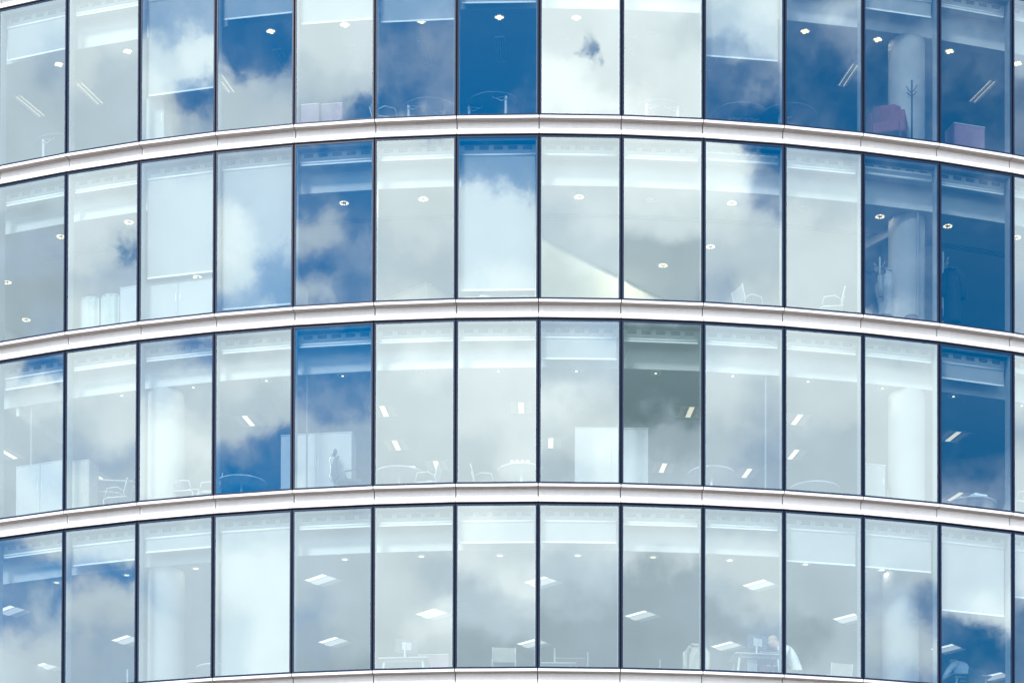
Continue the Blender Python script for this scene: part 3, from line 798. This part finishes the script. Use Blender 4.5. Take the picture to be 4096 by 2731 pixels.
def cabinet(c, row, u0, u1, v, h, label, d=.45, doors=2, m=M_CABINET, name='cabinet', cat='cabinet', post=False):
    """low or tall cupboard whose top front edge runs from u0 to u1 at v"""
    um = (u0 + u1) / 2
    x, y = at_h(c, row, um, v, h); y = max(y, .36)
    xa = at_y(c, row, u0, v, y)[0]; xb = at_y(c, row, u1, v, y)[0]; w2 = (xb - xa) / 2
    t = thing(name, label, cat, place(c, row, (xa + xb) / 2, y))
    part('carcass', MB().box(-w2, w2, .02, d, 0, h - .022).mesh('carcass', m), t)
    part('top', MB().box(-w2 - .008, w2 + .008, -.004, d + .004, h - .020, h).mesh('top', M_EDGE if name == 'cabinet' else M_RIM), t)
    for k in range(doors):
        a = -w2 + .006 + k * (2 * w2) / doors; b = -w2 - .006 + (k + 1) * (2 * w2) / doors
        dr = part('door', MB().box(a, b, 0, .018, .05, h - .028).mesh('door', m), t)
        part('handle', MB().box((b - .05) if k % 2 == 0 else a + .04, (b - .04) if k % 2 == 0 else a + .05, -.016, -.001, h * .55, h * .68).mesh('handle', M_CHROME), dr)
    return t
cabinet(4, 2, 645, 808, 993, 1.62, 'tall white two door cabinet between the fourth and fifth windows of the third row')
cabinet(7, 2, 1321, 1489, 980, 1.62, 'tall white two door cabinet between the eighth and ninth windows of the third row')
cabinet(2, 1, 328, 491, 642, .98, 'white cabinet with a grid of doors under the blind of the second row', doors=2)
cabinet(1, 1, 276, 318, 656, 1.0, 'narrow white cabinet end at right of the second window, second row', doors=1)
cabinet(0, 2, 37, 148, 1062, 1.30, 'white glazed cabinet behind the binders in the first window, third row', doors=2)
cabinet(1, 2, 166, 205, 1055, 1.25, 'tall beige cabinet end left of the round dark table', doors=1, m=M_BEIGE, name='beige_cabinet')
cabinet(2, 0, 334, 377, 222, 1.2, 'white cupboard under the blind in the third window of the top row', doors=1)
cabinet(11, 2, 1988, 2034, 1064, .95, 'grey low cabinet left of the column in the third row', doors=1, m=M_FIN)
cabinet(11, 2, 2036, 2088, 1128, .55, 'low beige box at the column foot in the third row', doors=1, m=M_BEIGE, name='storage_box', cat='box')
cabinet(12, 0, 2192, 2262, 285, .95, 'dusty pink cupboard with white top edge in the thirteenth window, top row', doors=1, m=M_PINK, name='pink_cupboard')

def screen_panel(c, row, u0, u1, v, h, label, m):
    um = (u0 + u1) / 2
    x, y = at_h(c, row, um, v, h); y = max(y, .5)
    xa = at_y(c, row, u0, v, y)[0]; xb = at_y(c, row, u1, v, y)[0]; w2 = (xb - xa) / 2
    t = thing('desk_screen', label, 'screen', place(c, row, (xa + xb) / 2, y), 'fabric desk screens')
    part('panel', MB().box(-w2, w2, 0, .035, .10, h - .012).mesh('panel', m, bevel=.006), t)
    part('edge_trim', MB().box(-w2, w2, -.003, .038, h - .011, h).mesh('edge_trim', M_TRIM), t)
    for s in (-1, 1): part('foot', MB().box(s * (w2 - .06) - .02, s * (w2 - .06) + .02, -.18, .22, 0, .098).mesh('foot', M_DARKMETAL), t)
screen_panel(4, 0, 692, 733, 237, 1.1, 'left one of two dusty pink screens in the fifth window, top row', M_PINK)
screen_panel(4, 0, 738, 786, 236, 1.1, 'right one of two dusty pink screens in the fifth window, top row', M_PINK)
screen_panel(10, 0, 1810, 1848, 250, 1.0, 'dusty pink screen at left of the eleventh window, top row', M_PINK)
screen_panel(7, 3, 1270, 1345, 1508, 1.05, 'red desk screen behind the eighth window of the bottom row', M_RED)
screen_panel(5, 3, 960, 1030, 1500, 1.05, 'faint red desk screen in the sixth window of the bottom row', M_PINK)
screen_panel(9, 3, 1745, 1800, 1495, 1.1, 'red desk screen behind the white desk, tenth window of the bottom row', M_RED)

# red armchair beside the column, top row
x, y = at_h(11, 0, 2042, 240, 1.10)
t = thing('armchair', 'dark red high backed armchair beside the column in the top row', 'armchair', place(11, 0, x, max(y, .6), -28))
part('backrest', MB().prism([(-.06, .35), (.10, .35), (.16, 1.02), (.10, 1.12), (.02, 1.12), (-.04, 1.02)], -.34, .34).mesh('backrest', M_RED, bevel=.02), t)
part('seat', MB().box(-.28, .28, -.62, -.07, .22, .44).mesh('seat', M_RED, bevel=.03), t)
for s in (-1, 1):
    a, b = sorted((s * .285, s * .40)); part('arm', MB().box(a, b, -.62, -.065, .20, .66).mesh('arm', M_RED, bevel=.03), t)
for sx in (-.3, .3):
    for sy in (-.56, .04): part('leg', MB().lathe([(.02, 0), (.025, .21)], 8, o=(sx, sy, 0)).mesh('leg', M_DARKMETAL), t)

# coat stands and what hangs on them
def coat_stand(c, row, u, v, h, label, m):
    x, y = at_h(c, row, u, v, h); y = max(y, .5)
    t = thing('coat_stand', label, 'coat stand', place(c, row, x, y), 'coat stands by the windows')
    part('pole', MB().tube([(0, 0, .02), (0, 0, h)], .021, 10).mesh('pole', m), t)
    part('base', MB().lathe([(0, .03), (.05, .028), (.20, .010), (.20, 0)], 24).mesh('base', m), t)
    for k in range(4):
        a = PI / 2 * k + .35
        for zz, rr, up in ((h - .26, .16, .09), (h - .34, .14, .035)):
            part('hook', MB().tube([(.015 * math.cos(a), .015 * math.sin(a), zz), (rr * .6 * math.cos(a), rr * .6 * math.sin(a), zz + up * .3), (rr * math.cos(a), rr * math.sin(a), zz + up)], .009, 6).mesh('hook', m), t)
    return x, y
coat_stand(11, 0, 2095, 182, 1.56, 'dark coat stand with empty hooks before the white column, top row', M_DARKMETAL)
ca = coat_stand(11, 1, 2021, 589, 1.85, 'white coat stand carrying a grey coat beside the column, second row', M_TUBE)
cb_ = coat_stand(12, 1, 2166, 577, 1.85, 'white coat stand carrying a dark coat, thirteenth window of the second row', M_TUBE)
def coat(c, row, x, y, ztop, ln, wid, label, m, seed, name='coat'):
    rnd = random.Random(seed); ph = [rnd.uniform(0, 6.28) for _ in range(4)]
    def shell(s):
        def fn(a, b):
            q = 2 * PI * b; zt = ztop - ln * a
            wd = wid * (.30 + .70 * min(1, a * 2.6)) * (1 + .10 * math.sin(3 * a + ph[0]))
            fold = 1 + .16 * math.sin(5 * q + ph[1] + 2 * a) * min(1, a * 2) + .07 * math.sin(9 * q + ph[2] + 4 * a)
            return (math.cos(q) * wd * .5 * fold * s + .03 * math.sin(4 * a + ph[3]), math.sin(q) * wd * .30 * fold * s, zt + .03 * math.sin(2 * q + ph[0]) * a)
        return fn
    mb = MB(); mb.grid(shell(1), 18, 30); mb.grid(shell(.93), 18, 30)
    t = thing(name, label, 'coat', place(c, row, x, y))
    part('body', mb.mesh('body', m), t)
    for s in (-1, 1):
        part('sleeve', MB().tube([(s * wid * .30, -.05, ztop - .06), (s * wid * .50, -.09, ztop - .22), (s * wid * .52, -.11, ztop - .45), (s * wid * .47, -.12, ztop - .66)], [.05, .062, .055, .048], 10).mesh('sleeve', m), t)
    part('collar', MB().tube([(-.09, -.05, ztop - .01), (0, -.09, ztop - .05), (.09, -.05, ztop - .01), (.05, .05, ztop + .02), (-.05, .05, ztop + .02), (-.09, -.05, ztop - .01)], .022, 8).mesh('collar', m), t)
coat(11, 1, ca[0] + .19, ca[1] - .10, 1.56, 1.0, .52, 'crumpled light grey coat hanging from the white stand in the second row', M_COATG, 3)
coat(11, 1, ca[0] - .20, ca[1] + .16, 1.58, 1.0, .50, 'dark coat hanging behind the light grey coat, second row', M_COATD, 5, 'dark_coat')
coat(12, 1, cb_[0] + .20, cb_[1] + .02, 1.52, 1.15, .46, 'dark coat hanging from the stand in the thirteenth window, second row', M_COATD, 9, 'dark_coat')

# small basket below the column, second row
x, y = at_h(11, 1, 2093, 722, .42); y = max(y, .4)
t = thing('basket', 'small brown basket on the floor before the column, second row', 'basket', place(11, 1, x, y))
bm_ = MB(); bm_.lathe([(.10, .0), (.13, .36), (.118, .36), (.09, .02), (0, .02)], 20); part('body', bm_.mesh('body', M_BASKET), t)
part('rim', MB().lathe([(.128, .355), (.142, .365), (.142, .385), (.118, .385), (.118, .365)], 20).mesh('rim', M_BASKET), t)

# curved cloth screens, second row, second window
for k, (u, v) in enumerate(((192, 672), (242, 668))):
    x, y = at_h(1, 1, u, v, .95)
    t = thing('cloth_screen', '%s of two pale green cloth screens in the second window, second row' % ('left one', 'right one')[k], 'screen', place(1, 1, x, max(y, .5)), 'pale green cloth screens')
    part('cloth', MB().grid(lambda a, b: (.22 * math.sin(1.2 * (a - .5) * 2) , .18 - .18 * math.cos(1.2 * (a - .5) * 2) + .012 * math.sin(22 * a), .08 + .85 * b), 24, 2).mesh('cloth', M_CLOTH), t)
    part('rail', MB().tube([(.22 * math.sin(1.2 * q), .18 - .18 * math.cos(1.2 * q), .945) for q in [(-1 + .2 * j) for j in range(11)]], .012, 6).mesh('rail', M_TUBE), t)
    for s in (-1, 1): part('leg', MB().tube([(s * .205, .115, 0), (s * .205, .115, .94)], .012, 6).mesh('leg', M_TUBE), t)

# tall rounded white unit beside the fully drawn blind, second row
x, y = at_h(3, 1, 508, 664, 1.0)
t = thing('display_board', 'rounded white board at the foot of the fourth window, second row', 'board', place(3, 1, x - .02, max(y, .45)))
part('board', MB().grid(lambda a, b: (-.28 + .34 * a, .0, (.10 + .85 * math.sqrt(max(0, 1 - a * a * .98))) * b), 16, 4).grid(lambda a, b: (-.28 + .34 * a, .03, (.10 + .85 * math.sqrt(max(0, 1 - a * a * .98))) * b), 16, 4).mesh('board', M_CABINET), t)
part('foot', MB().box(-.30, .08, -.12, .14, 0, .03).mesh('foot', M_TRIM), t)

# binders on a desk, first window of the third row
x, y = at_h(0, 2, 92, 1128, 1.02); y = max(y, .45)
zz = .70
ds = thing('low_shelf', 'low shelf carrying dark binders in the first window, third row', 'shelf', place(0, 2, x + .25, y))
part('board', MB().box(-.36, .36, -.02, .32, zz - .35, zz - .33).mesh('board', M_CABINET), ds)
part('board', MB().box(-.36, .36, -.02, .32, zz - .025, zz).mesh('board', M_CABINET), ds)
for s in (-.345, .345): part('side', MB().box(s - .012, s + .012, -.02, .32, 0, zz - .352).mesh('side', M_CABINET), ds)
m_bd = MB().box(-.036, .036, 0, .28, 0, .31).mesh('spine', M_BINDER, bevel=.004); m_lb = MB().box(-.024, .024, -.003, .001, .13, .26).mesh('paper_label', M_PAPER)
for r_, zb in ((0, zz + .001), (1, zz - .329)):
    for k in range(4):
        bt = thing('binder', '%s dark binder from left on the %s shelf, first window, third row' % (ORD[k], ('upper', 'lower')[r_]), 'binder', place(0, 2, x - .02 + k * .082, y, 0, -.015 + zb), 'dark binders with white labels')
        part('spine', m_bd, bt); part('paper_label', m_lb, bt)

# papers, cups
def paper(c, row, x, y, z, w, d, hgt, rz, label, m=M_PAPER, name='paper_stack'):
    o = link(name, MB().box(-w / 2, w / 2, -d / 2, d / 2, 0, hgt).mesh(name, m), None, place(c, row, x, y, rz, -.015 + z)); tag(o, label, 'papers', 'papers on the window tables')
paper(5, 2, t1[0] + .22, t1[1] - .18, .743, .30, .22, .07, 8, 'pile of white papers on the round table, sixth window, third row')
paper(5, 2, t1[0] - .2, t1[1] - .22, .743, .30, .21, .015, -14, 'thin sheets lying left on the round table, sixth window, third row')
paper(12, 2, t2[0] - .28, t2[1] - .12, .743, .32, .24, .05, 10, 'thin white folder left on the paper covered table, third row')
paper(12, 2, t2[0] + .05, t2[1] - .20, .743, .34, .26, .09, -6, 'blue and white stack in the middle of the paper covered table', M_BLUEP)
paper(12, 2, t2[0] + .06, t2[1] - .18, .835, .33, .25, .05, 9, 'white stack on top of the blue papers, third row')
for k, (u, v, rz) in enumerate(((1112, 676, 12), (1140, 674, -25), (1190, 677, 8))):
    pass
x, y = at_h(6, 1, 1110, 676, .76)
dk = thing('desk', 'desk with papers under the drawn blind, seventh window of the second row', 'desk', place(6, 1, .05, max(y, .5)))
part('desktop', MB().box(-.8, .8, 0, .75, .70, .73).mesh('desktop', M_CABINET), dk)
for sx in (-.75, .75):
    for sy in (.05, .7): part('leg', MB().box(sx - .025, sx + .025, sy - .025, sy + .025, 0, .699).mesh('leg', M_TUBE), dk)
paper(6, 1, -.32, max(y, .5) + .18, .732, .30, .22, .05, 20, 'white papers at the left end of the desk, second row')
paper(6, 1, .40, max(y, .5) + .16, .732, .34, .24, .02, -8, 'flat white papers at the right end of the desk, second row')
for k in range(4):
    tx, ty = at_h(6, 2, 1195, 1059, .74)
    o = thing('cup', 'white cup %s on the round table, seventh window, third row' % ('leftmost', 'second from left', 'second from right', 'rightmost')[k], 'cup', place(6, 2, tx - .18 + k * .11, max(ty, .4) + .12, 0, .74 - .013), 'white cups')
    part('body', MB().lathe([(0, .004), (.026, 0), (.034, .075), (.030, .075), (.023, .008), (0, .01)], 14).mesh('body', M_PAPER), o)
    part('handle', MB().tube([(.030, 0, .06), (.050, 0, .055), (.050, 0, .03), (.028, 0, .022)], .005, 6).mesh('handle', M_PAPER), o)

# stair railing far behind the beige cabinet, third row
x, y = at_h(1, 2, 218, 1100, .95)
t = thing('railing', 'dark stair railing behind the beige cabinet, second window of the third row', 'railing', place(1, 2, x, y))
part('handrail', MB().tube([(-.2, 0, .98), (.9, 0, .82)], .022, 8).mesh('handrail', M_BEIGE), t)
for k in range(9): part('baluster', MB().tube([(-.15 + .12 * k, 0, 0), (-.15 + .12 * k, 0, .97 - .0175 * k)], .008, 6).mesh('baluster', M_DARKMETAL), t)

# workstations of the bottom row: white bench desks on A-frames with monitor poles
def bench(c, u, v, w, label, pole=True, rz=0):
    x, y = at_h(c, 3, u, v, .73); y = max(y, .45)
    t = thing('bench_desk', label, 'desk', place(c, 3, x, y, rz), 'white bench desks of the bottom row')
    part('desktop', MB().box(-w / 2, w / 2, 0, .72, .705, .73).mesh('desktop', M_CABINET), t)
    part('beam', MB().box(-w / 2 + .08, w / 2 - .08, .10, .15, .655, .700).mesh('beam', M_TUBE), t)
    for s in (-1, 1):
        part('leg', MB().tube([(s * (w / 2 - .12), .10, .70), (s * (w / 2 - .04), .06, .02)], .026, 10).mesh('leg', M_TUBE), t)
        part('leg', MB().tube([(s * (w / 2 - .12), .62, .70), (s * (w / 2 - .04), .66, .02)], .026, 10).mesh('leg', M_TUBE), t)
    if pole:
        part('screen_pole', MB().box(-.018, .018, .30, .336, .731, 1.12).mesh('screen_pole', M_TUBE), t)
    return x, y
bd1 = bench(5, 925, 1506, 1.05, 'white bench desk with upright pole in the sixth window, bottom row')
bd2 = bench(9, 1745, 1497, 1.05, 'white bench desk with computer case in the tenth window, bottom row')
bd3 = bench(7, 1275, 1518, .9, 'bench desk edge low in the eighth window, bottom row')
bench(12, 2235, 1545, .9, 'desk before the blue shirted person at the right, bottom row', pole=False)
t = thing('computer_case', 'white computer case hanging under the desk, tenth window, bottom row', 'computer', place(9, 3, bd2[0] - .12, bd2[1] + .16))
part('body', MB().box(-.10, .10, 0, .42, .18, .63).mesh('body', M_CABINET, bevel=.008), t); part('front_panel', MB().box(-.085, .085, -.006, -.001, .22, .58).mesh('front_panel', M_FIN), t)
o = link('cable', MB().tube([(0, 0, .73), (-.03, -.02, .66), (-.02, -.03, .58), (.04, -.03, .56), (.07, -.02, .64), (.06, 0, .73)], .007, 6).mesh('cable', M_DARKMETAL), None, place(9, 3, bd2[0] + .14, bd2[1] - .03)); tag(o, 'dark looped cable hanging from the desk edge, tenth window, bottom row', 'cable')
for c, (bx, by), lab in ((5, bd1, 'monitor on its pole, sixth window of the bottom row'), (9, bd2, 'monitor above the desk, tenth window of the bottom row')):
    t = thing('monitor', 'thin ' + lab, 'monitor', place(c, 3, bx + .03, by + .37, 20))
    part('screen', MB().box(-.24, .24, 0, .03, .92, 1.22).mesh('screen', M_SCREEN, bevel=.004), t); part('back', MB().box(-.10, .10, -.03, -.001, .98, 1.14).mesh('back', M_TUBE), t)
for (c, u, v, hh, lab) in ((7, 1350, 1496, 1.1, 'white upright desk pole at the right of the eighth window, bottom row'), (1, 293, 1535, 1.0, 'short white desk pole low in the second window, bottom row'), (8, 1516, 1512, 1.0, 'white desk pole on a crossbar, ninth window, bottom row'), (11, 2003, 1555, .9, 'thin white pole left of the column, bottom row')):
    x, y = at_h(c, 3, u, v, hh); y = max(y, .4)
    t = thing('desk_pole', lab, 'pole', place(c, 3, x, y), 'white desk poles')
    part('pole', MB().box(-.016, .016, -.016, .016, .061, hh).mesh('pole', M_TUBE), t); part('crossbar', MB().box(-.12, .12, -.02, .02, hh - .36, hh - .325).mesh('crossbar', M_TUBE), t); part('base', MB().box(-.12, .12, -.12, .12, 0, .06).mesh('base', M_TRIM), t)

# jacket over a chair back, ninth window of the bottom row
x, y = at_h(8, 3, 1592, 1490, 1.08); y = max(y, .6)
office_chair(8, 3, 1592, 1497, 90, 'office chair with a beige jacket over it, ninth window, bottom row', 1.02)
coat(8, 3, x, y - .40 if y > 1.0 else y - .02, 1.07, .62, .46, 'beige jacket draped over an office chair back, ninth window, bottom row', M_BEIGE, 12, 'jacket')

# ------------------------------------------------------------------ people
def person(M, label, shirt, hair, lean=.5, side=1):
    """seated figure bent forward (towards -x when side is 1); one skinned surface"""
    s = -side
    V = []; E = []; Rr = []; key = {}
    def P(n, p, r, frm=None):
        key[n] = len(V); V.append(p); Rr.append(r if isinstance(r, tuple) else (r, r))
        if frm: E.append((key[frm], key[n]))
    l = lean
    P('pelvis', (0, 0, .56), (.15, .13)); P('waist', (s * .08 * l, 0, .72), (.135, .115), 'pelvis'); P('chest', (s * .26 * l, 0, .92), (.185, .15), 'waist')
    P('upper', (s * .46 * l, 0, 1.06), (.13, .12), 'chest'); P('neck', (s * .62 * l, 0, 1.13), .055, 'upper'); P('skull', (s * .76 * l, 0, 1.20), (.085, .092), 'neck'); P('crown', (s * .84 * l, 0, 1.27), (.075, .08), 'skull')
    P('chin', (s * (.84 * l + .05), 0, 1.13), (.040, .045), 'skull'); P('nose', (s * (.84 * l + .085), 0, 1.20), .016, 'skull')
    for q in (-1, 1):
        w = 'L' if q < 0 else 'R'
        P('ear' + w, (s * .76 * l, q * .096, 1.20), .02, 'skull')
        P('sho' + w, (s * .44 * l, q * .21, 1.02), .080, 'upper'); P('elb' + w, (s * (.44 * l + .12), q * .31, .80), .056, 'sho' + w); P('wri' + w, (s * (.44 * l + .38), q * .17, .76), .032, 'elb' + w)
        P('palm' + w, (s * (.44 * l + .46), q * .16, .755), (.036, .018), 'wri' + w)
        for k in range(4):
            ln = (.058, .07, .066, .05)[k]; yy = q * (.16 + (k - 1.5) * .020)
            P('f%d%s' % (k, w), (s * (.44 * l + .505), yy, .757), .0095, 'palm' + w); P('g%d%s' % (k, w), (s * (.44 * l + .505 + ln * .6), yy, .752), .009, 'f%d%s' % (k, w)); P('h%d%s' % (k, w), (s * (.44 * l + .505 + ln), yy, .738), .008, 'g%d%s' % (k, w))
        P('t1' + w, (s * (.44 * l + .45), q * .115, .755), .011, 'palm' + w); P('t2' + w, (s * (.44 * l + .49), q * .095, .748), .009, 't1' + w)
        P('hip' + w, (s * .04, q * .10, .53), .105, 'pelvis'); P('kne' + w, (s * .44, q * .13, .53), .068, 'hip' + w); P('ank' + w, (s * .42, q * .13, .11), .042, 'kne' + w); P('toe' + w, (s * .60, q * .14, .045), (.042, .03), 'ank' + w)
    me = bpy.data.meshes.new('skeleton'); me.from_pydata(V, E, [])
    o = bpy.data.objects.new('skeleton', me); COL.objects.link(o)
    md = o.modifiers.new('skin', 'SKIN'); sk = me.skin_vertices[0].data
    for k, r in enumerate(Rr): sk[k].radius = r; sk[k].use_root = (k == 0)
    md.use_smooth_shade = True
    o.modifiers.new('sub', 'SUBSURF').levels = 2
    dg = bpy.context.evaluated_depsgraph_get(); out = bpy.data.meshes.new_from_object(o.evaluated_get(dg))
    bpy.data.objects.remove(o); out.name = 'body'
    out.materials.clear()
    for m in (M_SKIN, shirt, M_TROUSER): out.materials.append(m)
    nx = s * .60 * l
    for p in out.polygons:
        c = p.center
        fwd = (c.x - (s * (.44 * l + .34))) * s
        if c.z < .60: p.material_index = 2
        elif fwd > 0 and c.z < .9: p.material_index = 0
        elif (c.x * s > .585 * l and c.z > 1.07 and abs(c.y) < .13): p.material_index = 0
        else: p.material_index = 1
        p.use_smooth = True
    t = thing('person', label, 'person', M)
    body = part('body', out, t)
    hx, hz = s * .80 * l, 1.245
    part('hair', MB().ellipsoid((hx - s * .015, 0, hz + .012), (.112, .098, .098), 20).mesh('hair', hair), t)
    for q in (-1, 1): part('eye', MB().ellipsoid((s * (.84 * l + .075), q * .034, 1.225), (.012, .014, .012), 8).mesh('eye', M_EYE), body)
    part('collar', MB().tube([(s * .57 * l + .075 * math.cos(a) * .8, .075 * math.sin(a), 1.10 - s * .03 * math.cos(a)) for a in [2 * PI * j / 14 for j in range(15)]], .014, 6).mesh('collar', shirt), t)
    return t
def seat_person(c, u, v, h, side, label, shirt, hair, lean, rz, y_min=.75):
    x, y = at_h(c, 3, u, v, h); y = max(y, y_min)
    person(place(c, 3, x, y, rz), label, shirt, hair, lean, side)
    return x, y
p1 = seat_person(10, 1836, 1490, 1.08, 1, 'seated person in a white shirt leaning over the desk, bottom row', M_SHIRTW, M_HAIRB, .75, 0)
p2 = seat_person(12, 2222, 1514, 1.10, 1, 'seated person in a pale blue shirt seen from behind, lower right', M_SHIRTB, M_HAIRD, .6, -76)
for (c, (px, py), rz, lab, dz_) in ((10, p1, 180, 'black swivel chair under the white shirted person, bottom row', 0), (12, p2, 104, 'black swivel chair under the blue shirted person, bottom row', 0)):
    t = thing('office_chair', lab, 'chair', place(c, 3, px, py, rz), 'swivel office chairs')
    part('seat', MB().box(-.20, .24, -.23, .23, .36, .43).mesh('seat', M_BLACKF, bevel=.03), t)
    bk = MB(); bk.grid(lambda a, b: (-.24 - .06 * a, (-.22 + .44 * b), .46 + .36 * a), 5, 6); bk.grid(lambda a, b: (-.27 - .06 * a, (-.22 + .44 * b), .46 + .36 * a), 5, 6)
    part('backrest', bk.mesh('backrest', M_BLACKF), t)
    part('column', MB().lathe([(.03, .10), (.03, .36)], 12).mesh('column', M_CHROME), t)
    for q in range(5):
        a = 2 * PI * q / 5
        part('foot', MB().tube([(0, 0, .11), (.29 * math.cos(a), .29 * math.sin(a), .05)], .022, 6).mesh('foot', M_DARKMETAL), t)
